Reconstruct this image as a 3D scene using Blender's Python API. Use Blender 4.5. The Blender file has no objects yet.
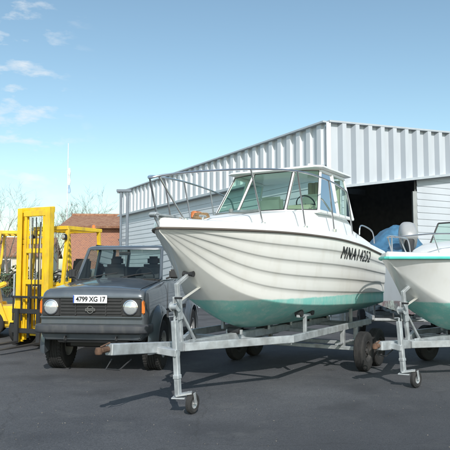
import bpy, bmesh, math, random
from mathutils import Vector, Matrix, Euler
import numpy as np
random.seed(7)
scene=bpy.context.scene
col=scene.collection
rad=math.radians
# ------------------------------------------------------------------ materials
def nt(name):
    m=bpy.data.materials.new(name); m.use_nodes=True
    return m,m.node_tree,m.node_tree.nodes['Principled BSDF']
def M(name,c,rough=.5,metal=0.,var=.12,scale=5.,bump=0.,bscale=60.,dirt=None,dirtamt=.5,dscale=2.5,coat=0.):
    m,t,b=nt(name); N=t.nodes; L=t.links
    tc=N.new('ShaderNodeTexCoord')
    no=N.new('ShaderNodeTexNoise'); no.inputs['Scale'].default_value=scale; no.inputs['Detail'].default_value=6
    L.new(tc.outputs['Object'],no.inputs['Vector'])
    cr=N.new('ShaderNodeValToRGB'); cr.color_ramp.elements[0].position=.3; cr.color_ramp.elements[1].position=.7
    cr.color_ramp.elements[0].color=[max(0,x*(1-var)) for x in c]+[1]
    cr.color_ramp.elements[1].color=[min(1,x*(1+var*.6)) for x in c]+[1]
    L.new(no.outputs['Fac'],cr.inputs['Fac'])
    out=cr.outputs['Color']
    if dirt:
        n2=N.new('ShaderNodeTexNoise'); n2.inputs['Scale'].default_value=dscale; n2.inputs['Detail'].default_value=9; n2.inputs['Roughness'].default_value=.65
        mp=N.new('ShaderNodeMapping'); mp.inputs['Scale'].default_value=(1.6,1.6,.5)
        L.new(tc.outputs['Object'],mp.inputs['Vector']); L.new(mp.outputs['Vector'],n2.inputs['Vector'])
        r2=N.new('ShaderNodeValToRGB'); r2.color_ramp.elements[0].position=.48; r2.color_ramp.elements[1].position=.75
        r2.color_ramp.elements[1].color=(dirtamt,)*3+(1,)
        L.new(n2.outputs['Fac'],r2.inputs['Fac'])
        mx=N.new('ShaderNodeMixRGB'); mx.inputs['Color2'].default_value=(*dirt,1)
        L.new(r2.outputs['Color'],mx.inputs['Fac']); L.new(out,mx.inputs['Color1']); out=mx.outputs['Color']
    L.new(out,b.inputs['Base Color'])
    mr=N.new('ShaderNodeMapRange'); mr.inputs['To Min'].default_value=max(0.02,rough-.08); mr.inputs['To Max'].default_value=min(1,rough+.1)
    L.new(no.outputs['Fac'],mr.inputs['Value']); L.new(mr.outputs['Result'],b.inputs['Roughness'])
    b.inputs['Metallic'].default_value=metal
    b.inputs['Coat Weight'].default_value=coat; b.inputs['Coat Roughness'].default_value=.06
    if bump:
        n3=N.new('ShaderNodeTexNoise'); n3.inputs['Scale'].default_value=bscale; n3.inputs['Detail'].default_value=4
        L.new(tc.outputs['Object'],n3.inputs['Vector'])
        bp=N.new('ShaderNodeBump'); bp.inputs['Strength'].default_value=bump; bp.inputs['Distance'].default_value=.01
        L.new(n3.outputs['Fac'],bp.inputs['Height']); L.new(bp.outputs['Normal'],b.inputs['Normal'])
    return m
def glass_mat(name,tint,refl=.04,blend=.12):
    m=bpy.data.materials.new(name); m.use_nodes=True; t=m.node_tree; N=t.nodes; L=t.links
    for n in list(N): N.remove(n)
    o=N.new('ShaderNodeOutputMaterial'); tr=N.new('ShaderNodeBsdfTransparent'); tr.inputs['Color'].default_value=(*tint,1)
    g=N.new('ShaderNodeBsdfGlossy'); g.inputs['Roughness'].default_value=.03
    lw=N.new('ShaderNodeLayerWeight'); lw.inputs['Blend'].default_value=blend
    ad=N.new('ShaderNodeMath'); ad.operation='ADD'; ad.inputs[1].default_value=refl; ad.use_clamp=True
    L.new(lw.outputs['Fresnel'],ad.inputs[0])
    mx=N.new('ShaderNodeMixShader'); L.new(ad.outputs[0],mx.inputs['Fac']); L.new(tr.outputs[0],mx.inputs[1]); L.new(g.outputs[0],mx.inputs[2])
    L.new(mx.outputs[0],o.inputs['Surface']); return m
def hull_mat(name,top,bot,zline):
    m,t,b=nt(name); N=t.nodes; L=t.links
    tc=N.new('ShaderNodeTexCoord'); sp=N.new('ShaderNodeSeparateXYZ'); L.new(tc.outputs['Object'],sp.inputs[0])
    no=N.new('ShaderNodeTexNoise'); no.inputs['Scale'].default_value=3; no.inputs['Detail'].default_value=10; no.inputs['Roughness'].default_value=.65
    L.new(tc.outputs['Object'],no.inputs['Vector'])
    wob=N.new('ShaderNodeMath'); wob.operation='MULTIPLY_ADD'; wob.inputs[1].default_value=.06; L.new(no.outputs['Fac'],wob.inputs[0]); L.new(sp.outputs['Z'],wob.inputs[2])
    ls=N.new('ShaderNodeMapRange'); ls.inputs['From Min'].default_value=zline+.046; ls.inputs['From Max'].default_value=zline+.026; ls.inputs['To Min'].default_value=0; ls.inputs['To Max'].default_value=1; L.new(wob.outputs[0],ls.inputs['Value'])
    mp=N.new('ShaderNodeMapping'); mp.inputs['Scale'].default_value=(3,3,.8); L.new(tc.outputs['Object'],mp.inputs['Vector'])
    n2=N.new('ShaderNodeTexNoise'); n2.inputs['Scale'].default_value=2.2; n2.inputs['Detail'].default_value=9; n2.inputs['Roughness'].default_value=.6; L.new(mp.outputs[0],n2.inputs['Vector'])
    r=N.new('ShaderNodeValToRGB'); r.color_ramp.elements[0].position=.48; r.color_ramp.elements[1].position=.85
    r.color_ramp.elements[0].color=(*top,1); r.color_ramp.elements[1].color=(top[0]*.9,top[1]*.885,top[2]*.85,1); L.new(n2.outputs['Fac'],r.inputs['Fac'])
    r3=N.new('ShaderNodeValToRGB'); r3.color_ramp.elements[0].position=.3; r3.color_ramp.elements[1].position=.72
    r3.color_ramp.elements[0].color=(*bot,1); r3.color_ramp.elements[1].color=(bot[0]*1.4+.05,bot[1]*1.02,bot[2]*1.05,1); 
    n4=N.new('ShaderNodeTexNoise'); n4.inputs['Scale'].default_value=5; n4.inputs['Detail'].default_value=10; L.new(tc.outputs['Object'],n4.inputs['Vector']); L.new(n4.outputs['Fac'],r3.inputs['Fac'])
    n5=N.new('ShaderNodeTexNoise'); n5.inputs['Scale'].default_value=2.6; n5.inputs['Detail'].default_value=12; n5.inputs['Roughness'].default_value=.75; L.new(mp.outputs[0],n5.inputs['Vector'])
    r5=N.new('ShaderNodeValToRGB'); r5.color_ramp.elements[0].position=.48; r5.color_ramp.elements[1].position=.64; r5.color_ramp.elements[1].color=(.7,.7,.7,1); L.new(n5.outputs['Fac'],r5.inputs['Fac'])
    m5=N.new('ShaderNodeMixRGB'); L.new(r5.outputs[0],m5.inputs['Fac']); L.new(r3.outputs[0],m5.inputs['Color1']); m5.inputs['Color2'].default_value=(.52,.68,.62,1)
    mx=N.new('ShaderNodeMixRGB'); L.new(ls.outputs[0],mx.inputs['Fac']); L.new(r.outputs[0],mx.inputs['Color1']); L.new(m5.outputs[0],mx.inputs['Color2'])
    L.new(mx.outputs[0],b.inputs['Base Color'])
    ro=N.new('ShaderNodeMath'); ro.operation='MULTIPLY_ADD'; ro.inputs[1].default_value=.4; ro.inputs[2].default_value=.25; L.new(ls.outputs[0],ro.inputs[0]); L.new(ro.outputs[0],b.inputs['Roughness'])
    return m
GALV=M('galvanised_steel',(.48,.51,.53),.5,.45,.3,9,dirt=(.26,.24,.22),dirtamt=.6)
RUST=M('rusty_steel',(.15,.085,.055),.8,.2,.4,14,bump=.3)
STAIN=M('stainless_steel',(.62,.63,.65),.22,.9,.1)
RUBBER=M('tyre_rubber',(.024,.024,.025),.85,0,.3,20,bump=.35,bscale=90,dirt=(.08,.075,.07),dirtamt=.4,dscale=5)
BLACKP=M('black_plastic',(.03,.03,.032),.55,0,.2,bump=.1)
WHITEGEL=M('white_gelcoat',(.79,.79,.78),.3,0,.04,dirt=(.58,.57,.53),dirtamt=.3,coat=.2)
GLASS=glass_mat('window_glass',(.68,.86,.78),.05,.1)
CGLASS=glass_mat('car_window_glass',(.7,.78,.76),.06,.12)
CARP=M('grey_car_paint',(.115,.135,.155),.36,.35,.1,dirt=(.22,.21,.19),dirtamt=.35,coat=.8)
CARD=M('dark_bumper_grey',(.06,.065,.075),.5,.1,.15,dirt=(.2,.19,.17),dirtamt=.4)
YEL=M('yellow_machine_paint',(.85,.56,.02),.4,0,.12,dirt=(.3,.2,.08),dirtamt=.6,dscale=4,coat=.2)
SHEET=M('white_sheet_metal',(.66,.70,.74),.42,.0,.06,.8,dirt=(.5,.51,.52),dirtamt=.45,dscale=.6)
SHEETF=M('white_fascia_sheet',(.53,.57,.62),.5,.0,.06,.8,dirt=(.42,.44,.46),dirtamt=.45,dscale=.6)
RIBSHADE=M('fascia_rib_side_shade',(.33,.37,.42),.5,.0,.06,.8)  # darker grey for sloped rib sides: their shading painted into the colour
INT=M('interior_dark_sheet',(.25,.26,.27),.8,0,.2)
CONC=M('concrete',(.32,.31,.29),.9,0,.2,3,bump=.3)
SEATG=M('grey_seat_fabric',(.09,.09,.1),.9,0,.2)
LENS=M('lamp_lens',(.62,.65,.66),.1,.5,.08,30,coat=1.)
ORANGE=M('orange_lens',(.7,.2,.03),.2,0,.05,coat=.8)
PLATE=M('white_plate',(.75,.77,.8),.35,0,.04)
BLUEP=M('blue_plate_band',(.03,.09,.4),.4)
INK=M('black_lettering',(.012,.012,.014),.5,0,.05)
CHROME=M('chrome',(.7,.7,.72),.12,1.,.05)
RIMM=M('steel_rim_paint',(.5,.51,.52),.4,.5,.15,dirt=(.15,.12,.09),dirtamt=.6,dscale=6)
RIMD=M('dull_dark_rim',(.05,.05,.052),.65,.2,.2,dirt=(.08,.065,.05),dirtamt=.5,dscale=6)
GREYCOWL=M('grey_engine_cowl',(.36,.37,.38),.35,0,.1,coat=.3)
# ------------------------------------------------------------------ mesh builder
class MB:
    def __init__(s): s.v=[]; s.f=[]; s.m=[]
    def add(s,vs,fs,m=0):
        o=len(s.v); s.v+= [tuple(v) for v in vs]
        for f in fs: s.f.append(tuple(i+o for i in f)); s.m.append(m)
    def box(s,c,size,rot=None,m=0,bev=0.,seg=2):
        bm=bmesh.new(); bmesh.ops.create_cube(bm,size=1)
        bmesh.ops.scale(bm,vec=Vector(size),verts=bm.verts)
        if bev: bmesh.ops.bevel(bm,geom=list(bm.edges),offset=min(bev,min(size)*.45),segments=seg,affect='EDGES')
        R=Matrix.Identity(4)
        if rot is not None: R=rot.to_4x4() if isinstance(rot,Matrix) else Euler(rot).to_matrix().to_4x4()
        T=Matrix.Translation(Vector(c))@R
        bm.verts.index_update()
        s.add([T@v.co for v in bm.verts],[[v.index for v in f.verts] for f in bm.faces],m); bm.free()
    def beam(s,p1,p2,w,h,m=0,bev=.006,up=(0,0,1)):
        p1=Vector(p1);p2=Vector(p2); d=p2-p1; L=d.length; d.normalize()
        u=Vector(up)
        if abs(d.dot(u))>.98: u=Vector((1,0,0))
        x=d.cross(u).normalized(); z=x.cross(d).normalized()
        R=Matrix((x,d,z)).transposed()
        s.box((p1+p2)/2,(w,L,h),R,m,bev,1)
    def ring(s,c,axis,r,n,ph=0):
        a=Vector(axis).normalized(); u=a.orthogonal().normalized(); w=a.cross(u)
        return [Vector(c)+u*math.cos(2*math.pi*i/n+ph)*r+w*math.sin(2*math.pi*i/n+ph)*r for i in range(n)]
    def cyl(s,p1,p2,r1,r2=None,n=16,m=0,caps=True):
        r2=r1 if r2 is None else r2; p1=Vector(p1);p2=Vector(p2); a=p2-p1
        A=s.ring(p1,a,r1,n);B=s.ring(p2,a,r2,n)
        fs=[(i,(i+1)%n,n+(i+1)%n,n+i) for i in range(n)]
        if caps: fs+=[tuple(range(n))[::-1],tuple(range(n,2*n))]
        s.add(A+B,fs,m)
    def tube(s,pts,r,n=8,m=0,caps=True):
        pts=[Vector(p) for p in pts]; rs=r if isinstance(r,(list,tuple)) else [r]*len(pts)
        vs=[];u=None
        for i,p in enumerate(pts):
            d=(pts[min(i+1,len(pts)-1)]-pts[max(i-1,0)]).normalized()
            if u is None: u=d.orthogonal().normalized()
            else: u=(u-d*u.dot(d)).normalized()
            w=d.cross(u)
            vs+=[p+u*math.cos(2*math.pi*k/n)*rs[i]+w*math.sin(2*math.pi*k/n)*rs[i] for k in range(n)]
        fs=[(i*n+k,i*n+(k+1)%n,(i+1)*n+(k+1)%n,(i+1)*n+k) for i in range(len(pts)-1) for k in range(n)]
        if caps: fs+=[tuple(range(n))[::-1],tuple((len(pts)-1)*n+k for k in range(n))]
        s.add(vs,fs,m)
    def lathe(s,prof,c,axis,n=32,m=0,closed=False):
        a=Vector(axis).normalized(); c=Vector(c); vs=[]
        for r,h in prof: vs+=s.ring(c+a*h,a,max(r,1e-4),n)
        k=len(prof); fs=[]
        for i in range(k if closed else k-1):
            j=(i+1)%k
            fs+=[(i*n+q,i*n+(q+1)%n,j*n+(q+1)%n,j*n+q) for q in range(n)]
        s.add(vs,fs,m)
    def loft(s,rings,closed=True,caps=(True,True),m=0):
        n=len(rings[0]); vs=[p for r in rings for p in r]; fs=[]
        for i in range(len(rings)-1):
            for k in range(n if closed else n-1):
                fs.append((i*n+k,i*n+(k+1)%n,(i+1)*n+(k+1)%n,(i+1)*n+k))
        if caps[0]: fs.append(tuple(range(n))[::-1])
        if caps[1]: fs.append(tuple((len(rings)-1)*n+k for k in range(n)))
        s.add(vs,fs,m)
    def slab(s,pts,th,m=0):
        pts=[Vector(p) for p in pts]; nrm=(pts[1]-pts[0]).cross(pts[2]-pts[0]).normalized()*th
        n=len(pts)
        s.add(pts+[p-nrm for p in pts],[tuple(range(n)),tuple(range(2*n-1,n-1,-1))]+[(i,n+i,n+(i+1)%n,(i+1)%n) for i in range(n)],m)
    def mesh(s,name,mats,angle=32,recalc=True):
        me=bpy.data.meshes.new(name); me.from_pydata(s.v,[],s.f)
        for k in mats: me.materials.append(k)
        me.polygons.foreach_set('material_index',s.m)
        if recalc:
            bm=bmesh.new(); bm.from_mesh(me); bmesh.ops.recalc_face_normals(bm,faces=bm.faces); bm.to_mesh(me); bm.free()
        me.polygons.foreach_set('use_smooth',[True]*len(me.polygons)); me.update()
        me.set_sharp_from_angle(angle=rad(angle)); return me
    def build(s,name,parent,mats,angle=32,recalc=True,label=None):
        if not isinstance(mats,(list,tuple)): mats=[mats]
        return put(name,s.mesh(name,mats,angle,recalc),parent,label=label)
def put(name,me,parent=None,loc=(0,0,0),rot=(0,0,0),label=None):
    o=bpy.data.objects.new(name,me); col.objects.link(o); o.location=loc; o.rotation_euler=rot
    if parent: o.parent=parent
    if label: o['label']=label
    return o
def thing(name,loc,rz,label,cat,group=None):
    e=bpy.data.objects.new(name,None); col.objects.link(e); e.location=loc; e.rotation_euler=(0,0,rz); e.empty_display_size=.3
    e['label']=label; e['category']=cat
    if group: e['group']=group
    return e
def text_mesh(body,size,mat,shear=0,extr=.0015,align='CENTER',sp=1.,off=.018):
    cu=bpy.data.curves.new('lettering','FONT'); cu.body=body; cu.size=size; cu.shear=shear; cu.extrude=extr; cu.align_x=align; cu.align_y='CENTER'; cu.space_character=sp; cu.offset=size*off
    ob=bpy.data.objects.new('tmp',cu); col.objects.link(ob); bpy.context.view_layer.update()
    me=bpy.data.meshes.new_from_object(ob.evaluated_get(bpy.context.evaluated_depsgraph_get()))
    bpy.data.objects.remove(ob); me.materials.clear(); me.materials.append(mat); return me
_wc={}
def wheel(parent,loc,r,w,rr,axis,side,key,rimmat=None,name='wheel'):
    e=bpy.data.objects.new(name,None); col.objects.link(e); e.parent=parent; e.location=loc; e.empty_display_size=.1
    ax=Vector(axis)*side
    k=(key,side)
    if k not in _wc:
        t=MB(); h=w/2
        prof=[(rr,-h*.85),(rr+.02,-h),(r*.86,-h*1.05),(r*.955,-h*.9),(r*.985,-h*.72)]
        for a in np.linspace(-.6,.6,5):
            prof+=[(r,h*(a-.12)),(r,h*(a+.08)),(r-.009,h*(a+.09)),(r-.009,h*(a+.13))]
        prof+=[(r*.985,h*.72),(r*.955,h*.9),(r*.86,h*1.05),(rr+.02,h),(rr,h*.85)]
        t.lathe(prof,(0,0,0),ax,48)
        if r>.36:
            n=44
            a=ax; u=a.orthogonal().normalized(); v=a.cross(u)
            for i in range(n):
                th=2*math.pi*i/n
                d=u*math.cos(th)+v*math.sin(th); tt=a.cross(d)
                for sg in (-1,1):
                    R=Matrix((a,tt,d)).transposed()
                    t.box(d*(r*.978)+a*sg*h*.7,(h*.42,r*.08,.03),R,0)
        d=MB()
        d.lathe([(rr+.012,h*.9),(rr+.012,h*.98),(rr-.01,h*.95),(rr-.03,h*.6),(rr-.05,h*.35),(rr*.62,h*.3),(rr*.55,h*.55),(rr*.3,h*.6),(rr*.28,h*.95),(rr*.1,h*1.0),(0,h*1.0)],(0,0,0),ax,32)
        d.lathe([(rr+.005,-h*.9),(rr-.03,-h*.6),(rr-.05,h*.2),(0,h*.2)],(0,0,0),ax,24)
        u=ax.orthogonal().normalized(); v=ax.cross(u)
        for i in range(8):
            th=2*math.pi*i/8; c=(u*math.cos(th)+v*math.sin(th))*rr*.75+ax*h*.29
            d.cyl(c,c+ax*.012,rr*.1,n=10,m=1)
        for i in range(5):
            th=2*math.pi*i/5+.3; c=(u*math.cos(th)+v*math.sin(th))*rr*.42+ax*h*.57
            d.cyl(c,c+ax*.018,.011,n=6,m=1)
        _wc[k]=(t.mesh('tyre',[RUBBER]),d.mesh('rim',[rimmat or RIMM,BLACKP]))
    put('tyre',_wc[k][0],e); put('rim',_wc[k][1],e); return e
def quad(pts): 
    b=MB(); b.add(pts,[tuple(range(len(pts)))]); return b
# ------------------------------------------------------------------ ground
def ground_mat():
    m,t,b=nt('asphalt'); N=t.nodes; L=t.links
    tc=N.new('ShaderNodeTexCoord')
    def noise(sc,det=5,ro=.55):
        n=N.new('ShaderNodeTexNoise'); n.inputs['Scale'].default_value=sc; n.inputs['Detail'].default_value=det; n.inputs['Roughness'].default_value=ro; L.new(tc.outputs['Object'],n.inputs['Vector']); return n
    def ramp(src,p0,p1,c0,c1):
        r=N.new('ShaderNodeValToRGB'); r.color_ramp.elements[0].position=p0; r.color_ramp.elements[1].position=p1
        r.color_ramp.elements[0].color=(*c0,1); r.color_ramp.elements[1].color=(*c1,1); L.new(src,r.inputs['Fac']); return r
    def mix(fac,a,bb,mode='MIX',f=None):
        x=N.new('ShaderNodeMixRGB'); x.blend_type=mode
        if f is not None: x.inputs['Fac'].default_value=f
        else: L.new(fac,x.inputs['Fac'])
        L.new(a,x.inputs['Color1'])
        if isinstance(bb,tuple): x.inputs['Color2'].default_value=(*bb,1)
        else: L.new(bb,x.inputs['Color2'])
        return x
    big=ramp(noise(.35,6,.6).outputs['Fac'],.35,.68,(.068,.072,.082),(.118,.122,.132))
    vor=N.new('ShaderNodeTexVoronoi'); vor.inputs['Scale'].default_value=110; L.new(tc.outputs['Object'],vor.inputs['Vector'])
    agg=ramp(vor.outputs['Color'],.1,.95,(.72,.72,.72),(1.32,1.31,1.3))
    c1=mix(None,big.outputs[0],agg.outputs[0],'MULTIPLY',1.)
    fine=ramp(noise(300,2).outputs['Fac'],.35,.7,(.75,.75,.75),(1.28,1.28,1.28))
    c2=mix(None,c1.outputs[0],fine.outputs[0],'MULTIPLY',1.)
    st=ramp(noise(1.3,8,.7).outputs['Fac'],.54,.74,(0,0,0),(.5,.5,.5))
    c3=mix(st.outputs[0],c2.outputs[0],(.17,.17,.168))
    st2=ramp(noise(.9,4,.5).outputs['Fac'],.3,.44,(.55,.55,.55),(0,0,0))
    c4=mix(st2.outputs[0],c3.outputs[0],(.042,.044,.05))
    v2=N.new('ShaderNodeTexVoronoi'); v2.feature='DISTANCE_TO_EDGE'; v2.inputs['Scale'].default_value=.4
    nn=noise(2.5,6,.6); mv=N.new('ShaderNodeMixRGB'); mv.inputs['Fac'].default_value=.25; L.new(tc.outputs['Object'],mv.inputs['Color1']); L.new(nn.outputs['Color'],mv.inputs['Color2']); L.new(mv.outputs[0],v2.inputs['Vector'])
    ck=ramp(v2.outputs['Distance'],.0,.005,(.3,.3,.3),(0,0,0))
    c5=mix(ck.outputs[0],c4.outputs[0],(.03,.03,.03))
    v3=N.new('ShaderNodeTexVoronoi'); v3.inputs['Scale'].default_value=1.1; L.new(mv.outputs[0],v3.inputs['Vector'])
    oil=ramp(v3.outputs['Distance'],.03,.12,(.45,.45,.45),(0,0,0))
    c6=mix(oil.outputs[0],c5.outputs[0],(.03,.031,.034))
    # asphalt colour gets darker towards the near right of the yard
    sp=N.new('ShaderNodeSeparateXYZ'); L.new(mv.outputs[0],sp.inputs[0])
    ax=N.new('ShaderNodeMath'); ax.operation='MULTIPLY_ADD'; ax.inputs[1].default_value=-.9; L.new(sp.outputs['X'],ax.inputs[0]); L.new(sp.outputs['Y'],ax.inputs[2])
    dk=N.new('ShaderNodeMapRange'); dk.inputs['From Min'].default_value=5.2; dk.inputs['From Max'].default_value=3.6; dk.inputs['To Min'].default_value=0; dk.inputs['To Max'].default_value=.45; L.new(ax.outputs[0],dk.inputs['Value'])
    c7=mix(dk.outputs[0],c6.outputs[0],(.045,.047,.053))
    L.new(c7.outputs[0],b.inputs['Base Color']); b.inputs['Roughness'].default_value=.88
    b.inputs['Specular IOR Level'].default_value=.3
    ad=N.new('ShaderNodeMath'); ad.operation='ADD'; L.new(vor.outputs['Distance'],ad.inputs[0]); L.new(noise(3,6,.6).outputs['Fac'],ad.inputs[1])
    bp=N.new('ShaderNodeBump'); bp.inputs['Strength'].default_value=.5; bp.inputs['Distance'].default_value=.01; L.new(ad.outputs[0],bp.inputs['Height']); L.new(bp.outputs[0],b.inputs['Normal'])
    return m
g=MB(); g.add([(-900,-60,0),(900,-60,0),(900,1500,0),(-900,1500,0)],[(0,1,2,3)])
go=g.build('ground',None,ground_mat()); go['kind']='structure'
def grass_mat():
    return M('dry_grass',(.09,.1,.045),.95,0,.5,2,bump=.5,bscale=20)
g=MB(); g.add([(-300,44,.004),(300,60,.004),(300,600,.004),(-300,600,.004)],[(0,1,2,3)])
go=g.build('grass_field',None,grass_mat()); go['kind']='structure'
g=MB()
for i in range(600):
    y=4.3+random.random()**1.3*9; x=random.uniform(-.42,.42)*y; r=random.uniform(.003,.009)
    R=Euler((random.random()*6,random.random()*6,random.random()*6)).to_matrix()
    vs=[R@Vector(p)*r+Vector((x,y,r*.5)) for p in ((1,0,0),(-1,0,0),(0,.8,0),(0,-.8,0),(0,0,.6),(0,0,-.6))]
    g.add(vs,[(0,2,4),(2,1,4),(1,3,4),(3,0,4),(2,0,5),(1,2,5),(3,1,5),(0,3,5)])
go=g.build('gravel',None,M('loose_stone',(.17,.16,.145),.9,0,.5,30)); go['kind']='stuff'; go['label']='loose grit and small stones on the asphalt'; go['category']='gravel'
# ------------------------------------------------------------------ boats
class Hull:
    S=np.array([0,.15,.3,.6,.9,1.2,1.6,2.2,3,4,5.6])
    ZK=np.array([2.05,1.95,1.84,1.60,1.32,1.05,.83,.75,.74,.74,.74])
    ZC=np.array([2.07,1.965,1.865,1.64,1.40,1.25,1.16,1.10,1.06,1.03,1.0])
    YC=np.array([.0,.012,.03,.12,.29,.47,.65,.82,.92,.96,.97])
    ZG=np.array([2.10,2.10,2.10,2.10,2.10,2.10,2.10,2.09,2.07,2.01,1.86])
    YG=np.array([.02,.19,.33,.54,.70,.82,.93,1.04,1.12,1.13,1.05])
    def __init__(s,sl=1,sw=1,z0=.74,sz=1,laps=5):
        s.sl=sl;s.sw=sw;s.z0=z0;s.sz=sz;s.laps=laps; s.L=5.6*sl
    def sm(s,x,A):
        x=float(np.clip(x,0,5.6)); w=min(.32,x*.8,(5.6-x))
        return float(np.mean(np.interp(np.linspace(x-w,x+w,13),s.S,A)))
    def z(s,z): return s.z0+(z-.74)*s.sz
    def g(s,x):
        x=x/s.sl
        return s.sm(x,s.YG)*s.sw, s.z(s.sm(x,s.ZG))
    def half(s,x):
        x=x/s.sl
        zk,zc,yc,zg,yg=[s.sm(x,A) for A in (s.ZK,s.ZC,s.YC,s.ZG,s.YG)]
        P=[(0,zk)]
        for t in (.2,.4,.6,.8): P.append((yc*t, zk+(zc-zk)*(t**1.4)))
        P.append((yc,zc))
        lap=.015*min(1,max(0,(zg-zc))/.5)
        k1=min(1,x/2.5)
        for i in range(s.laps):
            t0=i/s.laps;t1=(i+1)/s.laps
            f=lambda t:(yc+(yg-yc)*((1-k1)*(.5*t+.5*(1-(1-t)**1.3))+k1*(1-(1-t)**1.25)),zc+(zg-zc)*t)
            for u,k in ((.05,.55),(.09,.9),(.14,1.),(.45,.68),(.75,.3),(1.,0.)):
                if s.laps==1: k=0
                a=f(t0+(t1-t0)*u); P.append((a[0]+lap*k,a[1]))
        return [(y*s.sw,s.z(z)) for y,z in P]
    def surf(s,x,z):
        P=s.half(x)[5:]; zs=[p[1] for p in P]; ys=[p[0] for p in P]
        return float(np.interp(z,zs,ys))
    def stations(s): return np.concatenate([np.linspace(0,1.8,28),np.linspace(1.88,5.6,40)])*s.sl
    def hull(s,parent,mat):
        b=MB(); rings=[]
        for x in s.stations():
            h=s.half(x); r=[(x,-y,z) for y,z in h[::-1]]+[(x,y,z) for y,z in h[1:]]; rings.append(r)
        b.loft(rings,closed=False,caps=(False,True)); return b.build('hull',parent,mat,angle=48)
    def deck(s,parent,mat,edge=.09):
        b=MB(); rings=[]
        for x in s.stations():
            y,z=s.g(x); e=min(1,y/.3)
            prof=[(y+.012,z-.005),(y+.004,z+edge*.6),(max(0,y-.02*e),z+edge),(max(0,y-.07*e),z+edge*1.1),(y*.6,z+edge*1.25),(0,z+edge*1.4)]
            rings.append([(x,-p[0],p[1]) for p in prof]+[(x,p[0],p[1]) for p in prof[-2::-1]])
        b.loft(rings,closed=False,caps=(True,True)); return b.build('deck',parent,mat)
    def rubrail(s,parent,mat,r=.015):
        st=list(s.stations())
        b=MB(); b.tube([(x,(s.g(x)[0]+.014),s.g(x)[1]-.01) for x in st[::-1]]+[(x,-(s.g(x)[0]+.014),s.g(x)[1]-.01) for x in st],r,8)
        return b.build('rub_rail',parent,mat)
def crail(b,pts,r=.0125):
    P=[Vector(p) for p in pts]; out=[]
    for i in range(len(P)-1):
        p0=P[max(i-1,0)];p1=P[i];p2=P[i+1];p3=P[min(i+2,len(P)-1)]
        for k in range(6):
            t=k/6; out.append(.5*((2*p1)+(p2-p0)*t+(2*p0-5*p1+4*p2-p3)*t*t+(3*p1-p0-3*p2+p3)*t**3))
    out.append(P[-1]); b.tube(out,r,8)
TH=rad(59)
boat=thing('boat',(-.77,7.0,0),TH,'white motor boat with wheelhouse and turquoise underside on a trailer','boat','boats parked on trailers')
H=Hull()
HM=hull_mat('boat_hull_paint',(.80,.795,.765),(.2,.58,.52),1.2)
H.hull(boat,HM); H.deck(boat,WHITEGEL); H.rubrail(boat,M('brown_rub_rail',(.12,.10,.085),.6))
def rrect(x,hw,zb,zt,rc=.1,bul=0):
    pts=[]
    pts+=[(x,-hw,zb)]
    for a in range(0,5):
        th=math.pi-a*math.pi/8
        pts.append((x,-hw*.93+rc+rc*math.cos(th),zt-rc+rc*math.sin(th)))
    pts.append((x,0,zt+.03))
    q=[(p[0],-p[1],p[2]) for p in pts[:-1]][::-1]
    return pts+q
b=MB()
b.loft([rrect(1.0,.22,2.12,2.17,.03),rrect(1.12,.36,2.12,2.26,.06),rrect(1.6,.58,2.12,2.36,.08),rrect(2.2,.8,2.12,2.44,.09),rrect(2.65,.93,2.12,2.47,.09),rrect(3.2,.96,2.1,2.47,.09),rrect(4.1,.94,2.06,2.45,.09),rrect(4.35,.93,2.04,2.3,.08),rrect(5.2,.95,1.94,2.12,.06),rrect(5.45,.93,1.9,2.05,.05)])
b.build('coachroof',boat,WHITEGEL)
b=MB(); b.box((1.85,0,2.425),(.5,.5,.04),(0,-.17,0),0,.015); b.cyl((1.66,0,2.41),(1.66,0,2.46),.03)
b.build('deck_hatch',boat,M('smoked_hatch',(.18,.2,.2),.25))
fb=[(2.68,-.90,2.46),(2.56,-.42,2.48),(2.56,.42,2.48),(2.68,.90,2.46)]
ft=[(3.12,-.76,3.16),(3.04,-.36,3.18),(3.04,.36,3.18),(3.12,.76,3.16)]
sb=[(3.45,.93,2.45),(4.15,.92,2.44)]; stp=[(3.55,.78,3.16),(4.12,.77,3.15)]
b=MB()
for p,q in zip(fb,ft): b.beam(p,q,.045,.035,bev=.01)
for sg in (-1,1):
    for p,q in zip(sb,stp): b.beam((p[0],sg*p[1],p[2]),(q[0],sg*q[1],q[2]),.05,.035,bev=.01,up=(0,1,0))
    b.beam((2.68,sg*.9,2.47),(4.15,sg*.92,2.45),.05,.05,bev=.01)
    b.beam((3.12,sg*.76,3.15),(4.12,sg*.77,3.14),.05,.05,bev=.01)
for A in (fb,ft):
    for i in range(3): b.beam(A[i],A[i+1],.04,.045,bev=.01)
b.build('window_frame',boat,WHITEGEL)
b=MB()
for P in [(fb[i],fb[i+1],ft[i+1],ft[i]) for i in range(3)]:
    c=sum((Vector(p) for p in P),Vector())/4; nr=(Vector(P[1])-Vector(P[0])).cross(Vector(P[3])-Vector(P[0])).normalized()
    if nr.x>0: nr=-nr
    Q=[c+(Vector(p)-c)*.93+nr*.012 for p in P]
    b.tube(Q+[Q[0]],.008,5,caps=False)
b.build('window_seal',boat,BLACKP)
b=MB()
def rr(z,x0,x1,hw0,hw1,ch=.1): return [(x0,-hw0+ch,z),(x0+ch*.8,-hw0,z),(x1-.05,-hw1,z),(x1,-hw1+.05,z),(x1,hw1-.05,z),(x1-.05,hw1,z),(x0+ch*.8,hw0,z),(x0,hw0-ch,z)]
b.loft([rr(3.17,3.0,4.25,.80,.82),rr(3.185,2.93,4.3,.85,.87),rr(3.215,2.95,4.3,.84,.86),rr(3.24,3.1,4.2,.66,.7)])
b.build('wheelhouse_roof',boat,WHITEGEL)
for i in range(3):
    quad([fb[i],fb[i+1],ft[i+1],ft[i]]).build('windscreen',boat,GLASS)
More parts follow.
